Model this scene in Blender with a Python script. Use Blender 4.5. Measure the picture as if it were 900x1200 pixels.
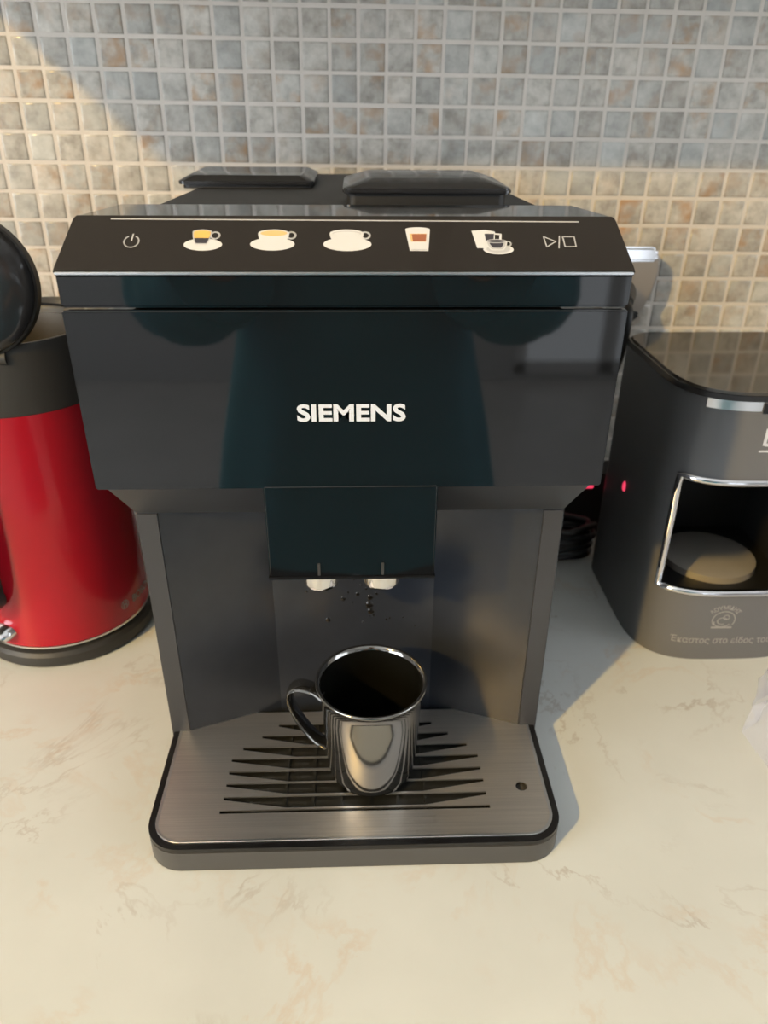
import bpy, bmesh, math, random
from mathutils import Vector, Matrix, noise

for o in list(bpy.data.objects):
    bpy.data.objects.remove(o)
SC = bpy.context.scene
COL = SC.collection
PI = math.pi
random.seed(7)

# ------------------------------------------------------------------ camera
PITCH, YAW, ROLL = 0.498235, 0.0370967, 0.0076279
CAM = Vector((0.0045138, -0.3953302, 0.4610693))
fwd = Vector((math.sin(YAW) * math.cos(PITCH), math.cos(YAW) * math.cos(PITCH), -math.sin(PITCH)))
rgt = Vector((math.cos(YAW), -math.sin(YAW), 0))
upv = rgt.cross(fwd)
r2 = rgt * math.cos(ROLL) + upv * math.sin(ROLL)
u2 = upv * math.cos(ROLL) - rgt * math.sin(ROLL)
cam_data = bpy.data.cameras.new('camera')
cam = bpy.data.objects.new('camera', cam_data)
COL.objects.link(cam)
cam.matrix_world = Matrix(((r2.x, u2.x, -fwd.x, CAM.x), (r2.y, u2.y, -fwd.y, CAM.y),
                           (r2.z, u2.z, -fwd.z, CAM.z), (0, 0, 0, 1)))
cam_data.sensor_fit = 'VERTICAL'
cam_data.sensor_height = 36
cam_data.lens = 899.8 / 1200 * 36
cam_data.clip_start = 0.01
cam_data.dof.use_dof = True
cam_data.dof.focus_distance = 0.46
cam_data.dof.aperture_fstop = 9.0
SC.camera = cam

# ------------------------------------------------------------------ world, light, exposure
world = bpy.data.worlds.new('world')
SC.world = world
world.use_nodes = True
bg = world.node_tree.nodes['Background']
bg.inputs[0].default_value = (0.62, 0.72, 0.9, 1)
bg.inputs[1].default_value = 1.0
SC.view_settings.view_transform = 'Standard'
SC.view_settings.look = 'None'
SC.view_settings.gamma = 1
SC.view_settings.use_curve_mapping = False
SC.view_settings.exposure = 0.10
SC.cycles.use_denoising = True
SC.cycles.max_bounces = 8
SC.cycles.caustics_reflective = False
SC.cycles.caustics_refractive = False

LAMP = Vector((-2.1, -2.25, 2.15))       # warm ceiling spot lamp, left of and behind the viewer
LAMP_W = 430.0
LAMP_COL = (1.0, 0.65, 0.18)
DAY_COL = (0.88, 0.94, 1.0)
DAY_STRENGTH = 9.6

# room bounds (counter top is z = 0)
XL, XR, YB, YW, ZF, ZC = -2.6, 2.3, -3.6, 0.45, -0.9, 2.35


# ------------------------------------------------------------------ materials
def new_mat(name):
    m = bpy.data.materials.new(name)
    m.use_nodes = True
    nt = m.node_tree
    b = nt.nodes['Principled BSDF']
    return m, nt, b


def pmat(name, col, rough=0.5, metal=0.0, spec=0.5, coat=0.0, emit=None, estr=0.0, bump=0.0, bscale=400.0,
         var=0.0, vscale=30.0, aniso=0.0):
    m, nt, b = new_mat(name)
    b.inputs['Base Color'].default_value = (*col, 1)
    b.inputs['Roughness'].default_value = rough
    b.inputs['Metallic'].default_value = metal
    b.inputs['Specular IOR Level'].default_value = spec
    b.inputs['Coat Weight'].default_value = coat
    b.inputs['Coat Roughness'].default_value = 0.03
    if emit:
        b.inputs['Emission Color'].default_value = (*emit, 1)
        b.inputs['Emission Strength'].default_value = estr
    tc = nt.nodes.new('ShaderNodeTexCoord')
    if bump > 0:
        n = nt.nodes.new('ShaderNodeTexNoise')
        n.inputs['Scale'].default_value = bscale
        nt.links.new(tc.outputs['Object'], n.inputs['Vector'])
        bp = nt.nodes.new('ShaderNodeBump')
        bp.inputs['Strength'].default_value = bump
        bp.inputs['Distance'].default_value = 0.001
        nt.links.new(n.outputs['Fac'], bp.inputs['Height'])
        nt.links.new(bp.outputs['Normal'], b.inputs['Normal'])
    if var > 0:
        n = nt.nodes.new('ShaderNodeTexNoise')
        n.inputs['Scale'].default_value = vscale
        n.inputs['Detail'].default_value = 4
        nt.links.new(tc.outputs['Object'], n.inputs['Vector'])
        mx = nt.nodes.new('ShaderNodeMix')
        mx.data_type = 'RGBA'
        mx.inputs['A'].default_value = (*[c * (1 - var) for c in col], 1)
        mx.inputs['B'].default_value = (*[min(1, c * (1 + var)) for c in col], 1)
        nt.links.new(n.outputs['Fac'], mx.inputs['Factor'])
        nt.links.new(mx.outputs['Result'], b.inputs['Base Color'])
    return m


M = {}
M['gloss_black'] = pmat('gloss_black', (0.006, 0.0065, 0.0075), 0.035, spec=0.6)
M['panel_black'] = pmat('panel_black', (0.010, 0.008, 0.007), 0.12, spec=0.28, bump=0.02, bscale=900)
M['strip_black'] = pmat('strip_black', (0.012, 0.011, 0.010), 0.05, spec=0.5)
M['housing'] = pmat('housing_grey_plastic', (0.040, 0.040, 0.043), 0.42, spec=0.5, bump=0.05, bscale=1500)
M['recess'] = pmat('recess_grey_plastic', (0.022, 0.0245, 0.030), 0.22, spec=0.5, bump=0.03, bscale=1200, var=0.15, vscale=60)
M['matte_black'] = pmat('matte_black', (0.012, 0.012, 0.012), 0.5, bump=0.06, bscale=1200)
M['dark_plastic'] = pmat('dark_plastic', (0.035, 0.034, 0.033), 0.45, bump=0.06, bscale=1200)
M['tray_grey'] = pmat('tray_grey_plastic', (0.062, 0.060, 0.058), 0.4, bump=0.05, bscale=1500)
M['rim_black'] = pmat('rim_black', (0.008, 0.008, 0.009), 0.25)
M['chrome'] = pmat('chrome', (0.82, 0.82, 0.84), 0.10, metal=1)
M['trim_silver'] = pmat('trim_silver', (0.80, 0.80, 0.80), 0.3, metal=1)
M['print_white'] = pmat('print_white', (0.58, 0.60, 0.64), 0.45)
M['cup_metal'] = pmat('cup_dark_glaze', (0.25, 0.245, 0.235), 0.10, metal=0.95, bump=0.01, bscale=60)
M['cup_inside'] = pmat('cup_inside', (0.005, 0.005, 0.004), 0.3, spec=0.25)
M['icon_white'] = pmat('icon_white', (0.60, 0.595, 0.58), 0.5, emit=(0.9, 0.88, 0.84), estr=0.04)
M['icon_grey'] = pmat('icon_grey', (0.42, 0.41, 0.40), 0.5, emit=(0.6, 0.6, 0.58), estr=0.08)
M['icon_dark'] = pmat('icon_dark', (0.035, 0.033, 0.045), 0.5)
M['icon_gold'] = pmat('icon_gold', (0.72, 0.42, 0.10), 0.5, emit=(0.8, 0.5, 0.15), estr=0.10)
M['icon_tan'] = pmat('icon_tan', (0.66, 0.42, 0.17), 0.5, emit=(0.8, 0.5, 0.2), estr=0.12)
M['icon_brown'] = pmat('icon_brown', (0.30, 0.10, 0.045), 0.5, emit=(0.5, 0.2, 0.1), estr=0.05)
M['red'] = pmat('kettle_red', (0.40, 0.007, 0.018), 0.12, spec=0.4, coat=0.0)
M['kettle_black'] = pmat('kettle_black', (0.030, 0.029, 0.027), 0.5, bump=0.08, bscale=900)
M['lid_gloss'] = pmat('lid_gloss', (0.018, 0.019, 0.022), 0.12)
M['steel_in'] = pmat('steel_inside', (0.6, 0.55, 0.48), 0.3, metal=1)
M['maker_black'] = pmat('maker_black', (0.13, 0.13, 0.132), 0.45, bump=0.05, bscale=1200)
M['maker_glass'] = pmat('maker_glass', (0.035, 0.030, 0.022), 0.06, spec=0.7)
M['plate'] = pmat('hot_plate', (0.46, 0.43, 0.38), 0.4, metal=0.3, var=0.08, vscale=40)
M['print_grey'] = pmat('print_grey', (0.32, 0.31, 0.29), 0.5)
M['red_light'] = pmat('red_light', (0.5, 0.02, 0.04), 0.3, emit=(1.0, 0.06, 0.14), estr=0.9)
M['socket_metal'] = pmat('socket_metal', (0.36, 0.31, 0.26), 0.4, metal=0.7)
M['cable'] = pmat('cable_black', (0.012, 0.012, 0.012), 0.45)
M['splash'] = pmat('coffee_splash', (0.006, 0.005, 0.004), 0.2)
M['well'] = pmat('tray_well', (0.012, 0.012, 0.010), 0.35)
M['plaster'] = pmat('wall_paint', (0.50, 0.50, 0.50), 0.8)
M['ceiling'] = pmat('ceiling_paint', (0.78, 0.77, 0.75), 0.85)
M['cabinet'] = pmat('cabinet_paint', (0.55, 0.52, 0.47), 0.5)
M['wood_dark'] = pmat('wood_dark', (0.09, 0.055, 0.035), 0.5, var=0.3, vscale=8)
M['frame_white'] = pmat('frame_white', (0.7, 0.7, 0.7), 0.4)
M['day'] = pmat('daylight_pane', (0.1, 0.1, 0.1), 0.5, emit=DAY_COL, estr=DAY_STRENGTH)
M['curtain_lit'] = pmat('curtain_daylight', (0.1, 0.1, 0.1), 0.8, emit=DAY_COL, estr=1.5)
M['side_fill'] = pmat('side_fill_pane', (0.1, 0.1, 0.1), 0.5, emit=DAY_COL, estr=4.4)  # glow of the added right wall window, fills the shade from that side
M['bulb'] = pmat('bulb', (0.9, 0.85, 0.7), 0.4, emit=LAMP_COL, estr=30.0)


def brushed(name, col, rough, scale=(3, 400, 400), mixr=0.12):
    m, nt, b = new_mat(name)
    b.inputs['Metallic'].default_value = 1
    tc = nt.nodes.new('ShaderNodeTexCoord')
    mp = nt.nodes.new('ShaderNodeMapping')
    mp.inputs['Scale'].default_value = scale
    n = nt.nodes.new('ShaderNodeTexNoise')
    n.inputs['Scale'].default_value = 4
    n.inputs['Detail'].default_value = 3
    nt.links.new(tc.outputs['Object'], mp.inputs['Vector'])
    nt.links.new(mp.outputs['Vector'], n.inputs['Vector'])
    mr = nt.nodes.new('ShaderNodeMapRange')
    mr.inputs['To Min'].default_value = rough - mixr / 2
    mr.inputs['To Max'].default_value = rough + mixr / 2
    nt.links.new(n.outputs['Fac'], mr.inputs['Value'])
    nt.links.new(mr.outputs['Result'], b.inputs['Roughness'])
    cr = nt.nodes.new('ShaderNodeValToRGB')
    cr.color_ramp.elements[0].position = 0.3
    cr.color_ramp.elements[0].color = (*[c * 0.9 for c in col], 1)
    cr.color_ramp.elements[1].position = 0.7
    cr.color_ramp.elements[1].color = (*[min(1, c * 1.06) for c in col], 1)
    nt.links.new(n.outputs['Fac'], cr.inputs['Fac'])
    nt.links.new(cr.outputs['Color'], b.inputs['Base Color'])
    bp = nt.nodes.new('ShaderNodeBump')
    bp.inputs['Strength'].default_value = 0.12
    bp.inputs['Distance'].default_value = 0.0003
    nt.links.new(n.outputs['Fac'], bp.inputs['Height'])
    nt.links.new(bp.outputs['Normal'], b.inputs['Normal'])
    return m


M['steel'] = brushed('brushed_steel', (0.86, 0.81, 0.75), 0.40)

# tile grid constants (25 mm mosaic, 2 mm joints; laid a touch out of level)
TP, TX0, TZ0, TTH = 0.02698, -0.28848, 0.50759, -0.0074


def tile_material():
    m, nt, b = new_mat('stone_mosaic_tile')
    L = nt.links
    geo = nt.nodes.new('ShaderNodeNewGeometry')
    mp = nt.nodes.new('ShaderNodeMapping')
    mp.vector_type = 'TEXTURE'
    mp.inputs['Location'].default_value = (TX0, 0, TZ0)
    mp.inputs['Rotation'].default_value = (0, -TTH, 0)
    L.new(geo.outputs['Position'], mp.inputs['Vector'])
    sn = nt.nodes.new('ShaderNodeVectorMath')
    sn.operation = 'SNAP'
    sn.inputs[1].default_value = (TP, 10.0, TP)
    L.new(mp.outputs['Vector'], sn.inputs[0])
    wn = nt.nodes.new('ShaderNodeTexWhiteNoise')
    wn.noise_dimensions = '3D'
    L.new(sn.outputs['Vector'], wn.inputs['Vector'])
    sep = nt.nodes.new('ShaderNodeSeparateColor')
    L.new(wn.outputs['Color'], sep.inputs['Color'])
    # offset the noise per tile so every tile is a cut of its own
    sc = nt.nodes.new('ShaderNodeVectorMath')
    sc.operation = 'MULTIPLY_ADD'
    sc.inputs[1].default_value = (9, 9, 9)
    L.new(wn.outputs['Color'], sc.inputs[0])
    L.new(mp.outputs['Vector'], sc.inputs[2])
    n1 = nt.nodes.new('ShaderNodeTexNoise')
    n1.inputs['Scale'].default_value = 75
    n1.inputs['Detail'].default_value = 5
    n1.inputs['Roughness'].default_value = 0.6
    L.new(sc.outputs['Vector'], n1.inputs['Vector'])
    ramp = nt.nodes.new('ShaderNodeValToRGB')
    e = ramp.color_ramp.elements
    e[0].position = 0.30
    e[0].color = (0.265, 0.243, 0.21, 1)
    e[1].position = 0.72
    e[1].color = (0.52, 0.49, 0.44, 1)
    e.new(0.5).color = (0.40, 0.375, 0.33, 1)
    L.new(n1.outputs['Fac'], ramp.inputs['Fac'])
    # a rusty tint on some tiles
    n2 = nt.nodes.new('ShaderNodeTexNoise')
    n2.inputs['Scale'].default_value = 55
    n2.inputs['Detail'].default_value = 3
    ad = nt.nodes.new('ShaderNodeVectorMath')
    ad.operation = 'ADD'
    ad.inputs[1].default_value = (3.3, 1.7, 5.1)
    L.new(sc.outputs['Vector'], ad.inputs[0])
    L.new(ad.outputs['Vector'], n2.inputs['Vector'])
    mr = nt.nodes.new('ShaderNodeMapRange')
    mr.inputs['From Min'].default_value = 0.47
    mr.inputs['From Max'].default_value = 0.72
    L.new(n2.outputs['Fac'], mr.inputs['Value'])
    pw = nt.nodes.new('ShaderNodeMath')
    pw.operation = 'POWER'
    pw.inputs[1].default_value = 1.6
    L.new(sep.outputs['Red'], pw.inputs[0])
    mu = nt.nodes.new('ShaderNodeMath')
    mu.operation = 'MULTIPLY'
    L.new(mr.outputs['Result'], mu.inputs[0])
    L.new(pw.outputs['Value'], mu.inputs[1])
    mx = nt.nodes.new('ShaderNodeMix')
    mx.data_type = 'RGBA'
    mx.inputs['B'].default_value = (0.37, 0.225, 0.12, 1)
    L.new(mu.outputs['Value'], mx.inputs['Factor'])
    L.new(ramp.outputs['Color'], mx.inputs['A'])
    # a pale blue-green cast on others
    m2 = nt.nodes.new('ShaderNodeMath')
    m2.operation = 'MULTIPLY'
    m2.inputs[1].default_value = 0.38
    p2 = nt.nodes.new('ShaderNodeMath')
    p2.operation = 'POWER'
    p2.inputs[1].default_value = 3.0
    L.new(sep.outputs['Green'], p2.inputs[0])
    L.new(p2.outputs['Value'], m2.inputs[0])
    mx2 = nt.nodes.new('ShaderNodeMix')
    mx2.data_type = 'RGBA'
    mx2.inputs['B'].default_value = (0.40, 0.44, 0.44, 1)
    L.new(m2.outputs['Value'], mx2.inputs['Factor'])
    L.new(mx.outputs['Result'], mx2.inputs['A'])
    # brightness of each tile
    mb = nt.nodes.new('ShaderNodeMapRange')
    mb.inputs['To Min'].default_value = 0.92
    mb.inputs['To Max'].default_value = 1.26
    L.new(sep.outputs['Blue'], mb.inputs['Value'])
    hs = nt.nodes.new('ShaderNodeHueSaturation')
    L.new(mb.outputs['Result'], hs.inputs['Value'])
    L.new(mx2.outputs['Result'], hs.inputs['Color'])
    L.new(hs.outputs['Color'], b.inputs['Base Color'])
    b.inputs['Roughness'].default_value = 0.17
    b.inputs['Specular IOR Level'].default_value = 0.35
    nb = nt.nodes.new('ShaderNodeTexNoise')
    nb.inputs['Scale'].default_value = 260
    nb.inputs['Detail'].default_value = 3
    L.new(sc.outputs['Vector'], nb.inputs['Vector'])
    bp = nt.nodes.new('ShaderNodeBump')
    bp.inputs['Strength'].default_value = 0.22
    bp.inputs['Distance'].default_value = 0.0012
    L.new(nb.outputs['Fac'], bp.inputs['Height'])
    L.new(bp.outputs['Normal'], b.inputs['Normal'])
    return m


def counter_material():
    m, nt, b = new_mat('cream_marble')
    L = nt.links
    tc = nt.nodes.new('ShaderNodeTexCoord')
    n = nt.nodes.new('ShaderNodeTexNoise')
    n.inputs['Scale'].default_value = 9
    n.inputs['Detail'].default_value = 6
    L.new(tc.outputs['Object'], n.inputs['Vector'])
    ramp = nt.nodes.new('ShaderNodeValToRGB')
    e = ramp.color_ramp.elements
    e[0].position = 0.3
    e[0].color = (0.605, 0.625, 0.60, 1)
    e[1].position = 0.72
    e[1].color = (0.68, 0.705, 0.685, 1)
    L.new(n.outputs['Fac'], ramp.inputs['Fac'])

    def vein(scale, width, dist, seed, col, strength, src):
        ad = nt.nodes.new('ShaderNodeVectorMath')
        ad.operation = 'ADD'
        ad.inputs[1].default_value = seed
        L.new(tc.outputs['Object'], ad.inputs[0])
        nn = nt.nodes.new('ShaderNodeTexNoise')
        nn.inputs['Scale'].default_value = scale
        nn.inputs['Detail'].default_value = 7
        nn.inputs['Roughness'].default_value = 0.62
        nn.inputs['Distortion'].default_value = dist
        L.new(ad.outputs['Vector'], nn.inputs['Vector'])
        s = nt.nodes.new('ShaderNodeMath')
        s.operation = 'SUBTRACT'
        s.inputs[1].default_value = 0.5
        L.new(nn.outputs['Fac'], s.inputs[0])
        a = nt.nodes.new('ShaderNodeMath')
        a.operation = 'ABSOLUTE'
        L.new(s.outputs['Value'], a.inputs[0])
        r = nt.nodes.new('ShaderNodeMapRange')
        r.inputs['From Min'].default_value = 0
        r.inputs['From Max'].default_value = width
        r.inputs['To Min'].default_value = strength
        r.inputs['To Max'].default_value = 0
        L.new(a.outputs['Value'], r.inputs['Value'])
        # veins come and go
        nm = nt.nodes.new('ShaderNodeTexNoise')
        nm.inputs['Scale'].default_value = 14
        L.new(ad.outputs['Vector'], nm.inputs['Vector'])
        r3 = nt.nodes.new('ShaderNodeMapRange')
        r3.inputs['From Min'].default_value = 0.46
        r3.inputs['From Max'].default_value = 0.66
        L.new(nm.outputs['Fac'], r3.inputs['Value'])
        mu = nt.nodes.new('ShaderNodeMath')
        mu.operation = 'MULTIPLY'
        L.new(r.outputs['Result'], mu.inputs[0])
        L.new(r3.outputs['Result'], mu.inputs[1])
        mx = nt.nodes.new('ShaderNodeMix')
        mx.data_type = 'RGBA'
        mx.inputs['B'].default_value = col
        L.new(mu.outputs['Value'], mx.inputs['Factor'])
        L.new(src, mx.inputs['A'])
        return mx.outputs['Result']
    c1 = vein(5.5, 0.012, 0.6, (1.3, 4.2, 0), (0.42, 0.37, 0.32, 1), 0.62, ramp.outputs['Color'])
    c2 = vein(8, 0.028, 0.4, (7.7, 2.1, 0), (0.60, 0.48, 0.37, 1), 0.42, c1)
    L.new(c2, b.inputs['Base Color'])
    b.inputs['Roughness'].default_value = 0.38
    b.inputs['Specular IOR Level'].default_value = 0.4
    return m


M['tile'] = tile_material()
M['counter'] = counter_material()
M['grout'] = pmat('grout', (0.60, 0.55, 0.49), 0.85, var=0.08, vscale=90, bump=0.2, bscale=500)


def film_material():
    m, nt, b = new_mat('clear_plastic_film')
    out = nt.nodes['Material Output']
    tr = nt.nodes.new('ShaderNodeBsdfTransparent')
    tr.inputs['Color'].default_value = (0.93, 0.93, 0.96, 1)
    b.inputs['Base Color'].default_value = (0.75, 0.76, 0.82, 1)
    b.inputs['Roughness'].default_value = 0.12
    mix = nt.nodes.new('ShaderNodeMixShader')
    mix.inputs['Fac'].default_value = 0.24
    nt.links.new(tr.outputs[0], mix.inputs[1])
    nt.links.new(b.outputs[0], mix.inputs[2])
    nt.links.new(mix.outputs[0], out.inputs['Surface'])
    return m


M['film'] = film_material()


# ------------------------------------------------------------------ mesh helpers (all shapes in world coordinates)
class MB:
    def __init__(self):
        self.v, self.f, self.mi = [], [], []

    def add(self, verts, faces, mi=0):
        n = len(self.v)
        self.v += [tuple(p) for p in verts]
        self.f += [tuple(i + n for i in f) for f in faces]
        self.mi += [mi] * len(faces)
        return self

    def box(self, x0, x1, y0, y1, z0, z1, mi=0):
        v = [(x, y, z) for x in (x0, x1) for y in (y0, y1) for z in (z0, z1)]
        f = [(0, 1, 3, 2), (4, 6, 7, 5), (0, 4, 5, 1), (2, 3, 7, 6), (0, 2, 6, 4), (1, 5, 7, 3)]
        return self.add(v, f, mi)

    def prism(self, pts, axis, a, b, mi=0, pts2=None):
        """polygon pts extruded along axis from a to b; axis x: pts=(y,z), y: (x,z), z: (x,y)"""
        def P(p, t):
            return {'x': (t, p[0], p[1]), 'y': (p[0], t, p[1]), 'z': (p[0], p[1], t)}[axis]
        q = pts2 or pts
        n = len(pts)
        v = [P(p, a) for p in pts] + [P(p, b) for p in q]
        f = [tuple(range(n)), tuple(range(2 * n - 1, n - 1, -1))]
        f += [(i, i + n, (i + 1) % n + n, (i + 1) % n) for i in range(n)]
        return self.add(v, f, mi)

    def lathe(self, prof, c, n=48, mi=0, close=False, ax=None):
        """prof: list of (r,h); c: centre; ax: optional (X,Y,Z) frame"""
        X, Y, Z = ax or (Vector((1, 0, 0)), Vector((0, 1, 0)), Vector((0, 0, 1)))
        c = Vector(c)
        base = len(self.v)
        rings = []
        for r, h in prof:
            if r < 1e-6:
                rings.append([len(self.v)])
                self.v.append(tuple(c + Z * h))
            else:
                rg = []
                for k in range(n):
                    a = 2 * PI * k / n
                    rg.append(len(self.v))
                    self.v.append(tuple(c + X * (r * math.cos(a)) + Y * (r * math.sin(a)) + Z * h))
                rings.append(rg)
        pairs = list(zip(rings, rings[1:]))
        if close:
            pairs.append((rings[-1], rings[0]))
        for A, B in pairs:
            for k in range(n):
                k2 = (k + 1) % n
                if len(A) == 1 and len(B) == 1:
                    continue
                if len(A) == 1:
                    self.f.append((A[0], B[k2], B[k]))
                elif len(B) == 1:
                    self.f.append((A[k], A[k2], B[0]))
                else:
                    self.f.append((A[k], A[k2], B[k2], B[k]))
                self.mi.append(mi)
        return self

    def tube(self, path, r, n=10, mi=0, closed=False, flat=None):
        path = [Vector(p) for p in path]
        m = len(path)
        rr = r if isinstance(r, (list, tuple)) else [r] * m
        prev = None
        rings = []
        for i, p in enumerate(path):
            if closed:
                t = path[(i + 1) % m] - path[i - 1]
            else:
                t = path[min(i + 1, m - 1)] - path[max(i - 1, 0)]
            t.normalize()
            if prev is None:
                a = Vector((0, 0, 1)) if abs(t.z) < 0.9 else Vector((1, 0, 0))
                nx = t.cross(a).normalized()
            else:
                nx = (prev - t * prev.dot(t)).normalized()
            prev = nx
            ny = t.cross(nx)
            rg = []
            for k in range(n):
                an = 2 * PI * k / n
                s = (flat or (1, 1))
                rg.append(len(self.v))
                self.v.append(tuple(p + nx * (rr[i] * s[0] * math.cos(an)) + ny * (rr[i] * s[1] * math.sin(an))))
            rings.append(rg)
        rng = range(m if closed else m - 1)
        for i in rng:
            A, B = rings[i], rings[(i + 1) % m]
            for k in range(n):
                k2 = (k + 1) % n
                self.f.append((A[k], A[k2], B[k2], B[k]))
                self.mi.append(mi)
        if not closed:
            self.f += [tuple(rings[0][::-1]), tuple(rings[-1])]
            self.mi += [mi, mi]
        return self

    def build(self, name, mat, parent=None, root=None, bevel=0, seg=2, smooth=True, angle=35, loc=None, label=None):
        """root = Vector the coordinates are relative to (the thing's base)"""
        off = Vector(root) if root is not None else (Vector(parent['_base']) if parent and '_base' in parent else Vector((0, 0, 0)))
        me = bpy.data.meshes.new(name)
        me.from_pydata([tuple(Vector(p) - off) for p in self.v], [], self.f)
        mats = mat if isinstance(mat, (list, tuple)) else [mat]
        for m_ in mats:
            me.materials.append(m_)
        for p, i in zip(me.polygons, self.mi):
            p.material_index = i
        bm = bmesh.new()
        bm.from_mesh(me)
        bmesh.ops.remove_doubles(bm, verts=bm.verts, dist=1e-6)
        bmesh.ops.recalc_face_normals(bm, faces=bm.faces)
        if bevel > 0:
            ed = [e for e in bm.edges if len(e.link_faces) == 2 and e.calc_face_angle(0) > math.radians(25)]
            bmesh.ops.bevel(bm, geom=ed, offset=bevel, segments=seg, affect='EDGES', clamp_overlap=True)
        if smooth:
            for f in bm.faces:
                f.smooth = True
            for e in bm.edges:
                if len(e.link_faces) == 2 and e.calc_face_angle(0) > math.radians(angle):
                    e.smooth = False
        bm.to_mesh(me)
        bm.free()
        o = bpy.data.objects.new(name, me)
        COL.objects.link(o)
        if parent:
            o.parent = parent
            o['_base'] = tuple(off)
        else:
            o.location = off
            o['_base'] = tuple(off)
        if label:
            o['label'] = label
        return o


def thing(name, loc, label, cat, group=None):
    o = bpy.data.objects.new(name, None)
    COL.objects.link(o)
    o.empty_display_size = 0.02
    o.location = loc
    o['_base'] = tuple(loc)
    o['label'] = label
    o['category'] = cat
    if group:
        o['group'] = group
    return o


def tag(o, label, cat, group=None, kind=None):
    o['label'] = label
    o['category'] = cat
    if group:
        o['group'] = group
    if kind:
        o['kind'] = kind
    return o


def struct(o, label=None):
    o['kind'] = 'structure'
    if label:
        o['label'] = label
    return o


def text_mesh(body, size, offset=0.0, align='CENTER', sx=1.0):
    """flat lettering outline as 2-D verts and faces"""
    cu = bpy.data.curves.new('lettering', 'FONT')
    cu.body = body
    cu.size = size
    cu.offset = offset
    cu.align_x = align
    cu.resolution_u = 4
    ob = bpy.data.objects.new('lettering', cu)
    COL.objects.link(ob)
    dg = bpy.context.evaluated_depsgraph_get()
    me = bpy.data.meshes.new_from_object(ob.evaluated_get(dg))
    v = [(p.co.x * sx, p.co.y) for p in me.vertices]
    f = [tuple(p.vertices) for p in me.polygons]
    bpy.data.objects.remove(ob)
    bpy.data.curves.remove(cu)
    bpy.data.meshes.remove(me)
    return v, f


def rrect(x0, x1, y0, y1, r, n=6, corners=(1, 1, 1, 1)):
    """rounded rectangle, counter-clockwise from the lower left corner"""
    pts = []
    for (cx, cy, a0), on in zip(((x0 + r, y0 + r, PI), (x1 - r, y0 + r, 1.5 * PI), (x1 - r, y1 - r, 0), (x0 + r, y1 - r, .5 * PI)), corners):
        if on:
            for k in range(n + 1):
                a = a0 + .5 * PI * k / n
                pts.append((cx + r * math.cos(a), cy + r * math.sin(a)))
        else:
            pts.append((cx + r * (1 if math.cos(a0 + PI / 4) > 0 else -1), cy + r * (1 if math.sin(a0 + PI / 4) > 0 else -1)))
    return pts


def spline(pts, n=8):
    """Catmull-Rom through pts"""
    P = [Vector(p) for p in pts]
    P = [P[0] * 2 - P[1]] + P + [P[-1] * 2 - P[-2]]
    out = []
    for i in range(1, len(P) - 2):
        for k in range(n):
            t = k / n
            a, b, c, d = P[i - 1], P[i], P[i + 1], P[i + 2]
            out.append(0.5 * ((2 * b) + (c - a) * t + (2 * a - 5 * b + 4 * c - d) * t * t + (3 * b - a - 3 * c + d) * t ** 3))
    out.append(P[-2])
    return out


# ================================================================== THE SETTING
wall = MB().box(XL, XR, YW, YW + 0.1, ZF, ZC).build('wall_back', M['grout'], root=(0, YW, 0))
struct(wall, 'kitchen wall of small square stone mosaic tiles behind the machine')

TH = 0.0014


def tile_verts(w=0.0125):
    v = []
    for ins, d in ((0, 0), (0.0003, 0.0007), (0.0010, 0.0012), (0.0024, TH)):
        for sx, sz in ((-1, -1), (1, -1), (1, 1), (-1, 1)):
            v.append((sx * (w - ins), -d, sz * (w - ins)))
    f = []
    for r in range(3):
        for k in range(4):
            a, b = r * 4 + k, r * 4 + (k + 1) % 4
            f.append((a, b, b + 4, a + 4))
    f.append((12, 13, 14, 15))
    return v, f


tv, tf = tile_verts(0.01185)
tile_me = bpy.data.meshes.new('tile')
tile_me.from_pydata(tv, [], tf)
tile_me.materials.append(M['tile'])
bmt = bmesh.new()
bmt.from_mesh(tile_me)
bmesh.ops.recalc_face_normals(bmt, faces=bmt.faces)
for f_ in bmt.faces:
    f_.smooth = True
bmt.to_mesh(tile_me)
bmt.free()


def cell(i, j):
    a, b = (i + 0.5) * TP, -(j + 0.5) * TP
    return (TX0 + a * math.cos(TTH) - b * math.sin(TTH), TZ0 + a * math.sin(TTH) + b * math.cos(TTH))


near = set()
for j in range(-2, 5):
    near |= {(i, j) for i in range(-4, 28)}
near |= {(i, 5) for i in list(range(-4, 1)) + list(range(20, 28))}
for j in range(6, 10):
    near |= {(i, j) for i in list(range(-4, 0)) + list(range(22, 29))}
rest = MB()
rng = random.Random(3)
for j in range(-4, 19):
    for i in range(-32, 44):
        x, z = cell(i, j)
        if not (XL + 0.02 < x < XR - 0.02) or z < 0.012:
            continue
        jx, jz, jr = rng.uniform(-.008, .008), rng.uniform(-.009, .009), rng.uniform(-.006, .006)
        ox, oz = rng.uniform(-.0003, .0003), rng.uniform(-.0003, .0003)
        rot = Matrix.Rotation(TTH * -1 + jr, 3, 'Y') @ Matrix.Rotation(jx, 3, 'X') @ Matrix.Rotation(jz, 3, 'Z')
        if (i, j) in near:
            t = bpy.data.objects.new('tile', tile_me)
            COL.objects.link(t)
            t.parent = wall
            t.location = (x + ox, 0.0003, z + oz)
            t.rotation_euler = rot.to_euler()
        else:
            c = Vector((x + ox, YW + 0.0003, z + oz))
            rest.add([tuple(c + rot @ Vector(p)) for p in tv], tf)
o = rest.build('tile_field', M['tile'], parent=wall, angle=80)
o['kind'] = 'stuff'

counter = MB().prism([(-0.20, -0.04), (YW, -0.04), (YW, 0), (-0.20, 0)], 'x', XL + 0.001, XR - 0.001).build(
    'countertop', M['counter'], root=(0, 0.12, -0.04), bevel=0.002)
tag(counter, 'cream marble-patterned worktop with thin tan veins under all the appliances', 'countertop')

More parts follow.
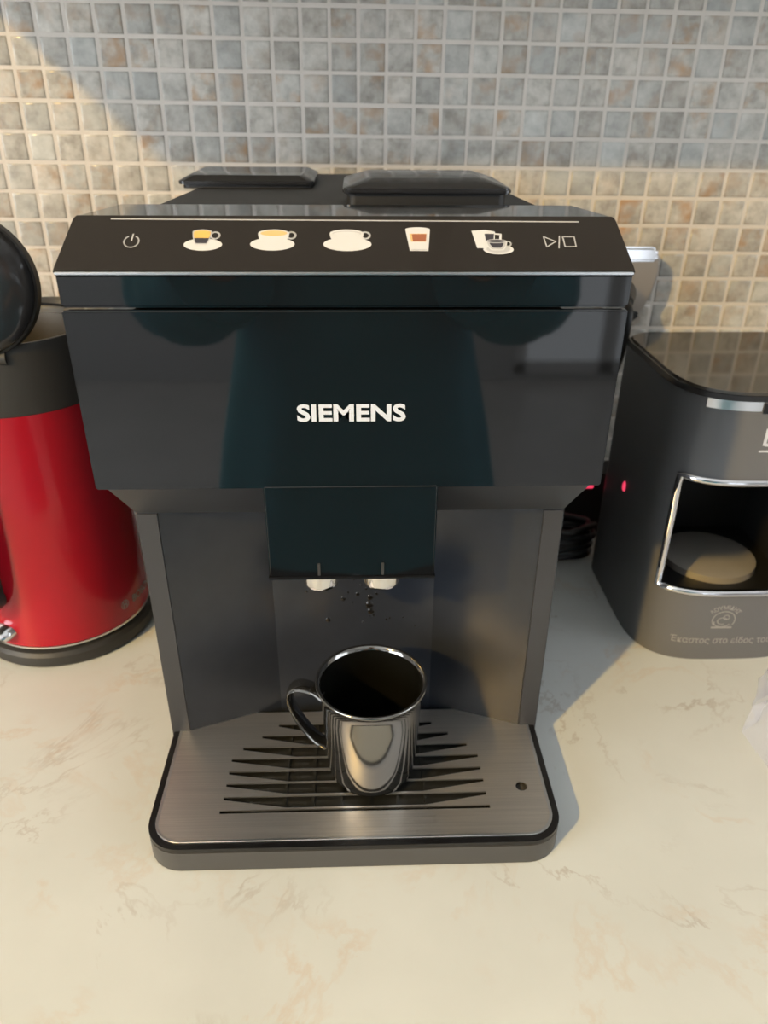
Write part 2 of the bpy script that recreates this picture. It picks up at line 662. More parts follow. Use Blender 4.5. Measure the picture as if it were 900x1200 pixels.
base = MB().box(XL + 0.002, XR - 0.002, -0.15, YW - 0.001, ZF + 0.1, -0.04).box(XL + 0.002, XR - 0.002, -0.10, YW - 0.001, ZF, ZF + 0.1).build(
    'base_cabinet', M['cabinet'], root=(0, 0.12, ZF))
tag(base, 'painted base cabinets carrying the cream worktop', 'cabinet')
for k in range(7):
    x0 = XL + 0.15 + k * 0.65
    d = MB().box(x0, x0 + 0.63, -0.17, -0.15, ZF + 0.11, -0.05).build('door', M['cabinet'], parent=base, bevel=0.003)
    MB().tube([(x0 + 0.05, -0.19, -0.12), (x0 + 0.18, -0.19, -0.12)], 0.005).box(x0 + 0.06, x0 + 0.065, -0.19, -0.17, -0.123, -0.117).box(
        x0 + 0.165, x0 + 0.17, -0.19, -0.17, -0.123, -0.117).build('handle', M['trim_silver'], parent=d)

# cupboard over the counter: its lower edge throws the grey shade on the upper wall
UCX, UCZ, UCY = -0.420, 0.613, 0.115
uc = thing('wall_cupboard', (0.6, YW, UCZ), 'painted wall cupboard hung above the coffee machine, just out of frame', 'cabinet')
MB().box(UCX, 1.6, UCY + 0.02, YW - 0.004, UCZ, 1.45).build('body', M['cabinet'], parent=uc, bevel=0.001)
for k in range(4):
    x0 = UCX + k * (1.6 - UCX) / 4
    MB().box(x0 + 0.0015, x0 + (1.6 - UCX) / 4 - 0.0015, UCY, UCY + 0.02, UCZ, 1.45).build('door', M['cabinet'], parent=uc, bevel=0.001)

struct(MB().box(XL - 0.1, XR + 0.1, YB - 0.1, YW + 0.1, ZF - 0.1, ZF).build('floor', pmat('floor_tile', (0.58, 0.55, 0.51), 0.35, var=0.15, vscale=5), root=(0, 0, ZF)))
struct(MB().box(XL - 0.1, XR + 0.1, YB - 0.1, YW + 0.1, ZC, ZC + 0.1).build('ceiling', M['ceiling'], root=(0, 0, ZC)))
struct(MB().box(XL - 0.1, XL, YB - 0.1, YW + 0.1, ZF, ZC).build('wall_left', M['plaster'], root=(XL, 0, ZF)))
struct(MB().box(XR, XR + 0.1, YB - 0.1, YW + 0.1, ZF, ZC).build('wall_right', M['plaster'], root=(XR, 0, ZF)))
# wall behind the viewer with a curtained balcony door
WINS = [(0.85, 1.85, -0.86, 1.25)]
wf = MB()
xs = [XL] + [x for w in WINS for x in w[:2]] + [XR]
for k in range(0, len(xs), 2):
    wf.box(xs[k], xs[k + 1], YB - 0.1, YB, ZF, ZC)
for x0, x1, z0, z1 in WINS:
    wf.box(x0, x1, YB - 0.1, YB, ZF, z0)
    wf.box(x0, x1, YB - 0.1, YB, z1, ZC)
struct(wf.build('wall_front', M['plaster'], root=(0, YB, ZF)))
for k, (x0, x1, z0, z1) in enumerate(WINS):
    w = MB()
    xm = (x0 + x1) / 2
    for a, b_, c_, d_ in ((x0, x0 + .06, z0, z1), (x1 - .06, x1, z0, z1), (xm - .04, xm + .04, z0, z1), (x0, x1, z0, z0 + .06), (x0, x1, z1 - .06, z1)):
        w.box(a, b_, YB - .06, YB + .01, c_, d_)
    wo = struct(w.build('window_%d' % (k + 1), M['frame_white'], root=(xm, YB, z0)))
    for a, b_ in ((x0 + .06, xm - .04), (xm + .04, x1 - .06)):
        MB().box(a, b_, YB - .045, YB - .035, z0 + .06, z1 - .06).build('pane', M['curtain_lit'], parent=wo)

# left wall window, and an unseen one added on the right as fill light
for num, xw, sgn, y0, y1, z0, z1, pm in ((2, XL, 1, -3.2, -0.9, -0.15, 1.7, 'day'), (3, XR, -1, -1.9, -0.35, 0.05, 1.55, 'side_fill')):
    wo = MB()
    ym = (y0 + y1) / 2
    for a, b_, c_, d_ in ((y0, y0 + .06, z0, z1), (y1 - .06, y1, z0, z1), (ym - .03, ym + .03, z0, z1), (y0, y1, z0, z0 + .06), (y0, y1, z1 - .06, z1)):
        wo.box(min(xw, xw + sgn * .05), max(xw, xw + sgn * .05), a, b_, c_, d_)
    wo = struct(wo.build('window_%d' % num, M['frame_white'], root=(xw, ym, z0)))
    for a, b_ in ((y0 + .06, ym - .03), (ym + .03, y1 - .06)):
        MB().box(min(xw + sgn * .012, xw + sgn * .02), max(xw + sgn * .012, xw + sgn * .02), a, b_, z0 + .06, z1 - .06).build('pane', M[pm], parent=wo)

# ceiling spot lamp, the warm key light
lp = thing('ceiling_lamp', (LAMP.x, LAMP.y, ZC), 'white ceiling spot lamp with warm bulb behind the viewer', 'lamp')
MB().lathe([(0, 0), (.06, 0), (.06, -.02), (0, -.02)], (LAMP.x, LAMP.y, ZC), 32).build('canopy', M['frame_white'], parent=lp)
MB().tube([(LAMP.x, LAMP.y, ZC - .02), (LAMP.x, LAMP.y, LAMP.z + .055)], .008).build('stem', M['frame_white'], parent=lp)
_sz = (LAMP - Vector((0.55, 0.05, 0.0))).normalized()
_sx = Vector((0, 0, 1)).cross(_sz).normalized()
MB().lathe([(0, .075), (.05, .072), (.072, .05), (.080, -.01), (.078, -.01), (.069, .048), (.048, .068), (0, .071)], LAMP, 32, ax=(_sx, _sz.cross(_sx), _sz)).build('shade', M['frame_white'], parent=lp)
ld = bpy.data.lights.new('lamp_glow', 'SPOT')
ld.spot_size = math.radians(52)
ld.spot_blend = 1.0
ld.energy = LAMP_W
ld.color = LAMP_COL
ld.shadow_soft_size = 0.06
lo = bpy.data.objects.new('lamp_glow', ld)
COL.objects.link(lo)
lo.location = LAMP - Vector((LAMP.x, LAMP.y, ZC))
lo.parent = lp
lo.rotation_euler = (Vector((0.55, 0.05, 0.0)) - LAMP).to_track_quat('-Z', 'Y').to_euler()

# ================================================================== THE COFFEE MACHINE
cm = thing('coffee_machine', (0, 0.2, 0), 'black bean-to-cup coffee machine with glossy front panel standing in the middle', 'coffee machine')
HW = 0.143
ZT = 0.0227            # top of the drip tray
# housing: side profile extruded
MB().prism([(.095, 0), (.40, 0), (.40, .384), (.10, .384), (.004, .362), (.004, .2625), (.055, .2166), (.095, .2166)], 'x', -HW, HW).build(
    'housing', M['housing'], parent=cm, bevel=0.0012)
for s in (-1, 1):
    pl = [(s * HW, .055), (s * .1285, .055), (s * .1285, .096), (s * HW, .096)]
    MB().prism(pl, 'z', 0.0, .2166).build('side_column', M['housing'], parent=cm, bevel=0.0008)
    MB().prism([(s * .1285, .0555), (s * .060, .081), (s * .060, .0955), (s * .1285, .0955)], 'z', 0.0, .2166).build(
        'recess_side_panel', M['recess'], parent=cm)
ctr = MB().prism([(-.060, .081), (-.03, .0855), (0, .087), (.03, .0855), (.060, .081), (.060, .0955), (-.060, .0955)], 'z', 0.0, .2166).build(
    'recess_back_panel', M['recess'], parent=cm)
# coffee splashes on the back panel
sp = MB()
rs = random.Random(11)
pts_s = [(.012, .118, .0022), (.013, .112, .0018), (.0125, .125, .0016), (.003, .128, .0012), (-.008, .124, .0014), (-.02, .105, .0014),
         (.006, .15, .0014), (.0, .142, .001), (.016, .142, .0012), (-.012, .148, .001), (.022, .155, .001)]
for k in range(26):
    pts_s.append((rs.gauss(0.0, .025), rs.uniform(.10, .165), rs.uniform(.0004, .0010)))
for x, z, r in pts_s:
    if abs(x) > .055:
        continue
    y = .087 - .0015 * abs(x) / .03 if abs(x) < .03 else .0855 - .0045 * (abs(x) - .03) / .03
    r *= 1.5
    sp.lathe([(r, 0), (r * .8, r * .2), (0, r * .35)], (x, y + .0001, z), 8,
             ax=(Vector((1, 0, 0)), Vector((0, 0, 1.15)), Vector((0, -1, 0))))
o = sp.build('splash_drops', M['splash'], parent=ctr)
o['kind'] = 'stuff'

# glossy front panel and lettering
fp = MB().box(-.1449, .1449, -.001, .006, .2622, .3640).build('front_panel', M['gloss_black'], parent=cm, bevel=0.0009, seg=3)
v, f = text_mesh('SIEMENS', 0.0131, offset=0.00042, sx=1.0)
xs_ = [p[0] for p in v]
w_ = max(xs_) - min(xs_)
kx = 0.0594 / w_
hy = max(p[1] for p in v)
MB().add([(p[0] * kx - (max(xs_) + min(xs_)) / 2 * kx + .0010, -.0013, .3038 + p[1] * .0096 / hy) for p in v], f).build('lettering', M['print_white'], parent=fp, smooth=False)

# display band under the control panel
MB().box(-.1447, .1447, -.0008, .008, .3652, .3818).build('display_band', M['gloss_black'], parent=cm, bevel=0.0012, seg=3)

# slanted control panel
P0 = Vector((0, -.0012, .3833))
TV = Vector((0, .0338, .0213)).normalized()
NV = Vector((0, -TV.z, TV.y))
PL = 0.0412


def pan(x, t, h=0.0):
    return P0 + Vector((x, 0, 0)) + TV * t + NV * h


pb = MB()
q = []
for h, ins in ((-.004, 0), (0, 0)):
    q += [pan(-.1455, 0, h), pan(.1455, 0, h), pan(.1455, .003, h), pan(.1420, PL - .002, h), pan(.1405, PL, h), pan(-.1405, PL, h), pan(-.1420, PL - .002, h), pan(-.1455, .003, h)]
pb.add(q, [tuple(range(8)), tuple(range(15, 7, -1))] + [(i, i + 8, (i + 1) % 8 + 8, (i + 1) % 8) for i in range(8)])
cp = pb.build('control_panel', M['panel_black'], parent=cm, bevel=0.0007, seg=2)
MB().box(-.1445, .1445, -.0022, .002, .3818, .3831).build('trim_line', M['trim_silver'], parent=cp, bevel=0.0003)

# icons printed on the panel (millimetres along x and up the slope)


class Icon:
    def __init__(self):
        self.mb = MB()
        self.mats = []
        self.h = 0.00012

    def poly(self, pts, mat):
        if mat not in self.mats:
            self.mats.append(mat)
        self.h += 0.00004
        self.mb.add([pan(x / 1000, t / 1000, self.h) for x, t in pts], [tuple(range(len(pts)))], self.mats.index(mat))
        return self

    def ell(self, cx, cy, rx, ry, mat, n=28):
        return self.poly([(cx + rx * math.cos(2 * PI * k / n), cy + ry * math.sin(2 * PI * k / n)) for k in range(n)], mat)

    def stroke(self, pts, w, mat, closed=False):
        n = len(pts)
        for i in range(n if closed else n - 1):
            a, b = Vector(pts[i]), Vector(pts[(i + 1) % n])
            d = (b - a).normalized()
            e = Vector((-d.y, d.x)) * w / 2
            a2, b2 = a - d * w * .3, b + d * w * .3
            self.poly([tuple(a2 - e), tuple(b2 - e), tuple(b2 + e), tuple(a2 + e)], mat)
            self.h -= 0.00004
        self.h += 0.00004
        return self

    def ring(self, cx, cy, rx, ry, w, mat, a0=0, a1=2 * PI, n=24):
        pts = [(cx + rx * math.cos(a0 + (a1 - a0) * k / n), cy + ry * math.sin(a0 + (a1 - a0) * k / n)) for k in range(n + 1)]
        return self.stroke(pts, w, mat)

    def done(self, name):
        return self.mb.build(name, [M[m_] for m_ in self.mats], parent=cp, smooth=False)


def bowl(cx, top, bot, rt, rb, n=10):
    pts = []
    for k in range(n + 1):
        s = k / n
        pts.append((cx - (rb + (rt - rb) * math.sin(s * PI / 2) ** .8), bot + (top - bot) * s))
    return pts + [(2 * cx - x, y) for x, y in reversed(pts)]


Icon().stroke([(-122, 37.6), (121.5, 36.2)], 0.85, 'icon_grey').done('panel_line')
Icon().ring(-109.5, 21.0, 3.7, 4.2, 0.75, 'icon_grey', PI * .5 + .55, PI * 2.5 - .55).stroke([(-109.5, 21.5), (-109.2, 26.4)], 0.75, 'icon_grey').done('power_symbol')
Icon().ell(-73.3, 18.8, 9.7, 4.4, 'icon_white').ring(-67.6, 25.4, 2.2, 2.4, 1.0, 'icon_white').poly(bowl(-74.3, 28.4, 19.0, 5.0, 2.8), 'icon_grey').ell(
    -74.3, 28.0, 5.0, 1.8, 'icon_grey').poly(bowl(-74.3, 27.0, 19.6, 4.1, 2.6), 'icon_dark').poly(bowl(-74.3, 27.6, 23.4, 4.3, 3.6), 'icon_gold').ell(
    -74.3, 27.6, 4.2, 1.3, 'icon_gold').done('espresso_icon')
Icon().ell(-38.2, 19.2, 11.3, 4.7, 'icon_white').ring(-28.8, 25.6, 2.1, 2.4, 1.1, 'icon_white').poly(bowl(-37.8, 27, 18, 8.0, 4.2), 'icon_white').ell(
    -37.8, 27, 8.0, 2.9, 'icon_white').ell(-37.8, 27, 6.9, 2.1, 'icon_tan').done('coffee_icon')
Icon().ell(0, 19.2, 12.3, 5.0, 'icon_white').ring(9.2, 25.6, 2.3, 2.4, 1.1, 'icon_white').poly(bowl(-.4, 27, 18, 8.7, 4.6), 'icon_white').ell(
    -.4, 27, 8.7, 3.0, 'icon_white').ell(-.4, 26.8, 7.4, 2.0, 'icon_grey').ell(-.4, 26.5, 7.0, 1.7, 'icon_white').done('large_coffee_icon')
Icon().poly([(30.0, 30.2), (31.8, 14.4), (41.2, 14.4), (42.8, 30.2)], 'icon_white').ell(36.4, 30.2, 6.4, 1.6, 'icon_white').poly(
    [(32.0, 27.0), (32.7, 21.0), (40.3, 21.0), (40.9, 27.0)], 'icon_tan').poly([(33.2, 26.6), (33.6, 21.2), (40.2, 21.2), (40.8, 26.6)], 'icon_brown').poly(
    [(32.5, 15.4), (32.7, 14.8), (40.4, 14.8), (40.6, 15.4)], 'icon_grey').done('latte_icon')
Icon().stroke([(76.2, 27.0), (79.4, 26.6), (78.6, 20.6), (75.6, 20.6)], 1.1, 'icon_white').poly([(64.4, 29.2), (66.4, 16.4), (75.2, 16.4), (76.6, 28.6), (71.5, 30.0)], 'icon_white').poly(
    [(71.0, 27.0), (71.4, 19.8), (75.0, 19.8), (76.0, 27.0)], 'icon_dark').ell(77.2, 15.4, 7.8, 3.6, 'icon_white').ell(77.2, 15.6, 6.2, 2.6, 'icon_grey').ring(
    82.2, 19.4, 1.8, 1.8, .8, 'icon_white').poly(bowl(76.6, 21.4, 14.6, 5.6, 3.0), 'icon_white').poly(bowl(76.6, 20.6, 15.2, 4.8, 2.6), 'icon_grey').poly(
    bowl(76.6, 20.0, 16.4, 3.6, 1.8), 'icon_dark').ell(76.6, 21.2, 5.2, 1.5, 'icon_grey').ell(76.6, 21.2, 4.4, 1.0, 'icon_dark').done('milk_icon')
Icon().stroke([(101.6, 25.0), (107.6, 21.4), (102.4, 17.4)], .65, 'icon_grey', True).stroke([(108.6, 16.6), (110.0, 25.4)], .65, 'icon_grey').stroke(
    [(111.6, 24.8), (117.6, 24.8), (117.6, 17.6), (111.9, 17.6)], .65, 'icon_grey', True).done('start_stop_symbol')

# glossy strip behind the panel and matte top cover
MB().add([(-.1405, .0338, .4046), (.1405, .0338, .4046), (.1340, .094, .4032), (-.1340, .094, .4032),
          (-.1405, .0338, .385), (.1405, .0338, .385), (.1340, .094, .385), (-.1340, .094, .385)],
         [(0, 1, 2, 3), (7, 6, 5, 4), (0, 4, 5, 1), (1, 5, 6, 2), (2, 6, 7, 3), (3, 7, 4, 0)]).build('top_strip', M['strip_black'], parent=cm, bevel=0.0006)
MB().prism([(-.1345, .094), (.1345, .094), (.112, .398), (-.112, .398)], 'z', .384, .3945).build('top_cover', M['matte_black'], parent=cm, bevel=0.001)


def lid(x0, x1, y0, y1, z0, z1, slope, name, mat, ring):
    mb = MB()
    n = 5
    a = rrect(x0, x1, y0, y1, .006, n)
    b = rrect(x0 + slope, x1 - slope, y0 + slope * .8, y1 - slope * .8, .005, n)
    N = len(a)
    zl = z0 + (z1 - z0) * .38
    vv = [(p[0], p[1], z0) for p in a] + [(p[0], p[1], zl) for p in a] + [(p[0], p[1], z1) for p in b]
    ff = [tuple(reversed(range(N))), tuple(range(2 * N, 3 * N))]
    for r in range(2):
        ff += [(r * N + i, r * N + (i + 1) % N, (r + 1) * N + (i + 1) % N, (r + 1) * N + i) for i in range(N)]
    mb.add(vv, ff)
    l = mb.build(name, mat, parent=cm, bevel=0.0008, angle=25)
    mb = MB()
    mb.prism(rrect(x0 + .003, x1 - .003, y0 + .003, y1 - .003, .006, n), 'z', .3938, z0 + .0005)
    mb.build('seal', ring, parent=l)
    return l


lid(-.004, .106, .136, .225, .4045, .4130, .017, 'powder_hatch_lid', M['lid_gloss'], M['matte_black'])
lid(-.137, -.029, .270, .365, .3970, .4035, .008, 'bean_hopper_lid', M['lid_gloss'], M['matte_black'])

# coffee outlet
so = MB().prism([(-.002, .2640), (-.002, .2022), (.045, .2022), (.045, .2640)], 'x', -.0502, .0502).build('coffee_outlet', M['gloss_black'], parent=cm, bevel=0.0009, seg=3)
MB().box(-.0508, .0508, -.0026, .046, .2004, .2026).build('lower_lip', M['rim_black'], parent=so, bevel=0.0006)
for x in (-.0200, .0186):
    nz = MB().lathe([(.0122, .010), (.0122, -.008), (.0112, -.0105), (.0078, -.0118), (.0070, -.0095), (0, -.0095)], (x, .021, .1945), 32).build('nozzle', M['chrome'], parent=so)
    MB().box(x - .0008, x + .0008, -.0024, -.0018, .2036, .2120).build('slot_mark', M['dark_plastic'], parent=so)

# drip tray
TX, TY0 = .1415, -.0525
outl = rrect(-TX, TX, TY0, .075, .024, 8, (1, 1, 0, 0))
tray = MB().prism(outl, 'z', 0.0, .0188).build('drip_tray', M['tray_grey'], parent=cm, bevel=0.001)


def ring_mesh(o1, o2, z0, z1):
    n = len(o1)
    mb = MB()
    vv = [(*p, z0) for p in o1] + [(*p, z1) for p in o1] + [(*p, z1) for p in o2] + [(*p, z0) for p in o2]
    ff = []
    for i in range(n):
        j = (i + 1) % n
        for a, b in ((0, 1), (1, 2), (2, 3), (3, 0)):
            ff.append((a * n + i, a * n + j, b * n + j, b * n + i))
    mb.add(vv, ff)
    return mb


inn = rrect(-TX + .0045, TX - .0045, TY0 + .0045, .0745, .0198, 8, (1, 1, 0, 0))
ring_mesh(outl, inn, .0188, .0222).build('tray_rim', M['rim_black'], parent=tray, bevel=0.0003)
# brushed steel plate with slots and a float hole
SLOTS = [(-.0235, .0944), (-.0117, .0934), (.0003, .0932), (.0116, .0928), (.0238, .0925), (.0352, .0855), (.0472, .0722), (.0592, .0604)]


def plate_mesh():
    bm = bmesh.new()
    loops = []
    inp = rrect(-TX + .0050, TX - .0050, TY0 + .0050, .074, .0195, 8, (1, 1, 0, 0))
    loops.append(inp)
    for k, (y, hw) in enumerate(SLOTS):
        h = .0013
        lo = .0016 if k == 0 else .0090
        xa = hw * .52
        if k == 0:
            loops.append([(-hw, y - h), (hw, y - h), (hw, y + h), (-hw, y + h)])
        else:
            loops.append([(-hw, y - h), (-xa, y - lo), (xa, y - lo), (hw, y - h), (hw, y + h), (-hw, y + h)])
    loops.append([(.1198 + .0042 * math.cos(a * PI / 10), -.0062 + .0042 * math.sin(a * PI / 10)) for a in range(20)])
    edges = []
    for lp_ in loops:
        vs = [bm.verts.new((p[0], p[1], ZT)) for p in lp_]
        for i in range(len(vs)):
            edges.append(bm.edges.new((vs[i], vs[(i + 1) % len(vs)])))
    res = bmesh.ops.triangle_fill(bm, use_beauty=True, use_dissolve=False, edges=edges)
    bmesh.ops.recalc_face_normals(bm, faces=bm.faces)
    fs = list(bm.faces)
    if sum(f_.normal.z for f_ in fs) < 0:
        bmesh.ops.reverse_faces(bm, faces=fs)
    ex = bmesh.ops.extrude_face_region(bm, geom=fs)
    for g in ex['geom']:
        if isinstance(g, bmesh.types.BMVert):
            g.co.z -= .0012
    bmesh.ops.recalc_face_normals(bm, faces=bm.faces)
    mb = MB()
    bm.verts.index_update()
    mb.add([tuple(v_.co) for v_ in bm.verts], [tuple(v_.index for v_ in f_.verts) for f_ in bm.faces])
    bm.free()
    return mb


plate_o = plate_mesh().build('steel_plate', M['steel'], parent=tray, angle=30)
inp = rrect(-TX + .0046, TX - .0046, TY0 + .0046, .074, .0198, 8, (1, 1, 0, 0))
inp2 = rrect(-TX + .0066, TX - .0066, TY0 + .0066, .074, .0180, 8, (1, 1, 0, 0))
ring_mesh(inp, inp2, ZT - .001, ZT + .0004).build('plate_edge', M['trim_silver'], parent=plate_o, bevel=0.0003)
MB().box(-.100, .100, -.030, .066, .0186, .0191).build('tray_well', M['well'], parent=tray)
# ribs under the slots
for k in range(6):
    x = -.05 + k * .02
    MB().box(x - .001, x + .001, -.024, .062, .0189, .0206).build('drain_rib', M['well'], parent=tray)

# ================================================================== THE CUP
CX, CY = .0118, .0135
cz = ZT + .0012
cup = thing('cup', (CX, CY, cz), 'small dark metallic cup with loop handle standing on the drip tray', 'cup')
H = .0835
prof = [(0, .0015), (.020, .0015), (.024, 0), (.0275, .0005), (.0300, .003), (.0316, .010), (.0328, .025), (.0338, .045), (.0346, .062), (.0352, .073),
        (.0362, .0785), (.0380, .0815), (.0387, .0828), (.0385, .0838), (.0374, .0842), (.0362, .0835), (.0350, .081)]
MB().lathe(prof, (CX, CY, cz), 72).build('body', M['cup_metal'], parent=cup, angle=60)
MB().lathe([(.0350, .081), (.0340, .075), (.0328, .05), (.0318, .02), (.029, .006), (.024, .0035), (0, .0035)], (CX, CY, cz), 72).build('inside', M['cup_inside'], parent=cup, angle=60)
ha = math.radians(172)
hd = Vector((math.cos(ha), math.sin(ha), 0))


def hp(r, z):
    return Vector((CX, CY, cz + z)) + hd * r


hpath = spline([hp(.0345, .066), hp(.0415, .0715), hp(.0510, .0735), hp(.0575, .0690), hp(.0580, .0600), hp(.0540, .0470), hp(.0475, .0350), hp(.0400, .0250), hp(.0330, .0200)], 6)
MB().tube(hpath, .0030, 12, flat=(2.3, .6)).build('handle', M['cup_metal'], parent=cup, angle=60)

# ================================================================== THE KETTLE
KX, KY = -.283, .241
kt = thing('kettle', (KX, KY, 0), 'red kettle with black rim, open lid and black base beside the coffee machine', 'kettle')
MB().lathe([(0, 0), (.079, 0), (.0815, .003), (.0815, .012), (.079, .0155), (.074, .0165), (0, .0165)], (KX, KY, 0), 72).build('base', M['kettle_black'], parent=kt)
MB().lathe([(.070, .0165), (.0755, .0180), (.0772, .0195), (.0772, .0210), (.070, .0215)], (KX, KY, 0), 72, close=True).build('base_ring', M['trim_silver'], parent=kt)
kb = MB().lathe([(.0700, .0215), (.0775, .0222), (.0772, .05), (.0762, .10), (.0745, .16), (.0722, .215), (.0712, .2385)], (KX, KY, 0), 96).build('body', M['red'], parent=kt, angle=60)
MB().lathe([(.0706, .2380), (.0716, .2392), (.0705, .262), (.0690, .284), (.0682, .291), (.0665, .2935), (.0635, .2935), (.0620, .291), (.0620, .238)], (KX, KY, 0), 96, close=True).build(
    'upper_band', M['kettle_black'], parent=kt, angle=40)
MB().lathe([(.0618, .288), (.0618, .20), (.0640, .15), (.0660, .03), (0, .026)], (KX, KY, 0), 64).build('inside', M['steel_in'], parent=kt, angle=60)
# pouring lip on the far side
lip = MB()
for k in range(9):
    a = math.radians(10 + k * 11)
    ex = .010 * math.cos((k - 4) / 4 * PI / 2) ** .7 if abs(k - 4) < 4 else 0
    for r, z in ((.0640, .296), (.0680 + ex, .299), (.0680 + ex * .6, .280), (.0640, .280)):
        lip.v.append((KX + r * math.cos(a), KY + r * math.sin(a), z))
for k in range(8):
    for m_ in range(4):
        lip.f.append((k * 4 + m_, k * 4 + (m_ + 1) % 4, (k + 1) * 4 + (m_ + 1) % 4, (k + 1) * 4 + m_))
        lip.mi.append(0)
lip.f += [(0, 1, 2, 3), (35, 34, 33, 32)]
lip.mi += [0, 0]
lip.build('spout', M['lid_gloss'], parent=kt, angle=50)
# handle on the left front
kha = math.radians(-114)
kd = Vector((math.cos(kha), math.sin(kha), 0))


def kp(r, z):
    return Vector((KX, KY, z)) + kd * r


MB().tube(spline([kp(.066, .270), kp(.088, .280), kp(.110, .272), kp(.122, .245), kp(.124, .19), kp(.120, .13), kp(.112, .095), kp(.097, .078), kp(.078, .074)], 6), .0125, 16, flat=(1.15, .85)).build(
    'handle', M['kettle_black'], parent=kt, angle=60)
MB().tube([kp(.0765, .062), kp(.0775, .066), kp(.0785, .075), kp(.0785, .13), kp(.077, .24)], [.004, .009, .011, .011, .010], 16).build('handle_mount', M['kettle_black'], parent=kt, angle=60)
MB().tube([kp(.070, .036), kp(.082, .036), kp(.087, .033)], [.013, .013, .009], 16, flat=(1.0, .6)).build('switch', M['chrome'], parent=kt, angle=60)
# open lid standing up over the handle
lc = Vector((-.2815, .178, .3370))
ln = (Vector((0.10, -0.985, 0.15))).normalized()
lX = Vector((0, 0, 1)).cross(ln).normalized()
lY = ln.cross(lX)
ll = MB().lathe([(0, .0075), (.030, .0070), (.045, .0045), (.0505, .001), (.0510, -.001)], lc, 64, ax=(lX, lY, ln)).build('lid', M['lid_gloss'], parent=kt, angle=60)
MB().lathe([(.0510, -.001), (.0525, -.002), (.0530, -.011), (.0500, -.013), (0, -.013)], lc, 64, ax=(lX, lY, ln)).build('lid_rim', M['matte_black'], parent=ll, angle=50)
hb = lc - lY * .052
MB().tube([hb - lX * .022 - ln * .006, hb + lX * .022 - ln * .006], .006, 14).build('hinge', M['kettle_black'], parent=kt)


def on_kettle(s, z, az0, r):
    a = az0 + s / r
    return (KX + r * math.cos(a), KY + r * math.sin(a), z)


v, f = text_mesh('BOSCH', .0105, offset=.0002, align='LEFT')
MB().add([on_kettle(p[0] + .010, .036 + p[1], math.radians(-29.5), .0779) for p in v], f).add(
    [on_kettle(.0046 * math.cos(a_) * q_, .0398 + .0046 * math.sin(a_) * q_, math.radians(-29.5), .0779) for q_ in (1, .82) for a_ in [2 * PI * k / 24 for k in range(24)]],
    [(k, (k + 1) % 24, 24 + (k + 1) % 24, 24 + k) for k in range(24)]).add(
    [on_kettle(x_, .0398 + z_, math.radians(-29.5), .0779) for x_, z_ in ((-.0022, -.003), (-.0012, -.003), (-.0012, .003), (-.0022, .003), (.0012, -.003), (.0022, -.003), (.0022, .003), (.0012, .003), (-.0012, -.0006), (.0012, -.0006), (.0012, .0006), (-.0012, .0006))],
    [(0, 1, 2, 3), (4, 5, 6, 7), (8, 9, 10, 11)]).build('lettering', M['print_grey'], parent=kb, smooth=False)

# ================================================================== THE POT COFFEE MAKER
MX, MYF, MYB, MHW, MEX = .345, .158, .342, .083, 3.6
mk = thing('pot_coffee_maker', (MX, .25, 0), 'matte black pot coffee maker with square chrome-framed opening at the right', 'coffee maker')
MYC = .25


def mk_outline(off=0.0, n=64):
    """closed plan outline, starting at the back middle, going over the left side to the front"""
    pts = []
    hw, hf = MHW - off, (MYC - MYF) - off
    for k in range(n + 1):                       # left to right over the front
        a = PI + PI * k / n
        c_, s_ = math.cos(a), math.sin(a)
        x = math.copysign(abs(c_) ** (2 / MEX), c_) * hw
        y = math.copysign(abs(s_) ** (2 / MEX), s_) * hf
        pts.append((MX + x, MYC + y))
    rb = .03 - off
    for k in range(7):
        a = k / 6 * PI / 2
        pts.append((MX + hw - rb + rb * math.cos(a), MYB - off - rb + rb * math.sin(a)))
    for k in range(7):
        a = PI / 2 + k / 6 * PI / 2
        pts.append((MX - hw + rb + rb * math.cos(a), MYB - off - rb + rb * math.sin(a)))
    return pts


OUT = mk_outline()
FRONT = OUT[:65]
# arc length along the front measured from the middle
cum = [0]
for a, b in zip(FRONT, FRONT[1:]):
    cum.append(cum[-1] + (Vector(b) - Vector(a)).length)
mid = cum[-1] / 2


def on_maker(s, z, off=0.0):
    t = s + mid
    for i in range(64):
        if cum[i + 1] >= t or i == 63:
            k = (t - cum[i]) / (cum[i + 1] - cum[i])
            a, b = Vector(FRONT[i]), Vector(FRONT[i + 1])
            p = a.lerp(b, k)
            d = (b - a).normalized()
            p = p + Vector((d.y, -d.x)) * off
            return (p.x, p.y, z)


def front_s(x):
    for i in range(64):
        if FRONT[i][0] <= x <= FRONT[i + 1][0]:
            return cum[i] + (x - FRONT[i][0]) / (FRONT[i + 1][0] - FRONT[i][0]) * (cum[i + 1] - cum[i]) - mid


SO0 = front_s(.2745)         # left edge of the opening, along the front
SO1 = -SO0
ZO0, ZO1, ZMT = .0745, .1835, .2535
cells_s = [SO0 + (SO1 - SO0) * k / 24 for k in range(25)]
shell = MB()
# lower and upper closed bands, plus the wall either side of the opening
hs = mid
left_s = [-hs + (SO0 + hs) * k / 10 for k in range(11)]
right_s = [-s for s in reversed(left_s)]
allf = left_s + cells_s[1:-1] + right_s
back = OUT[65:]


def loop_at(z):
    return [on_maker(s, z) for s in allf] + [(p[0], p[1], z) for p in back]


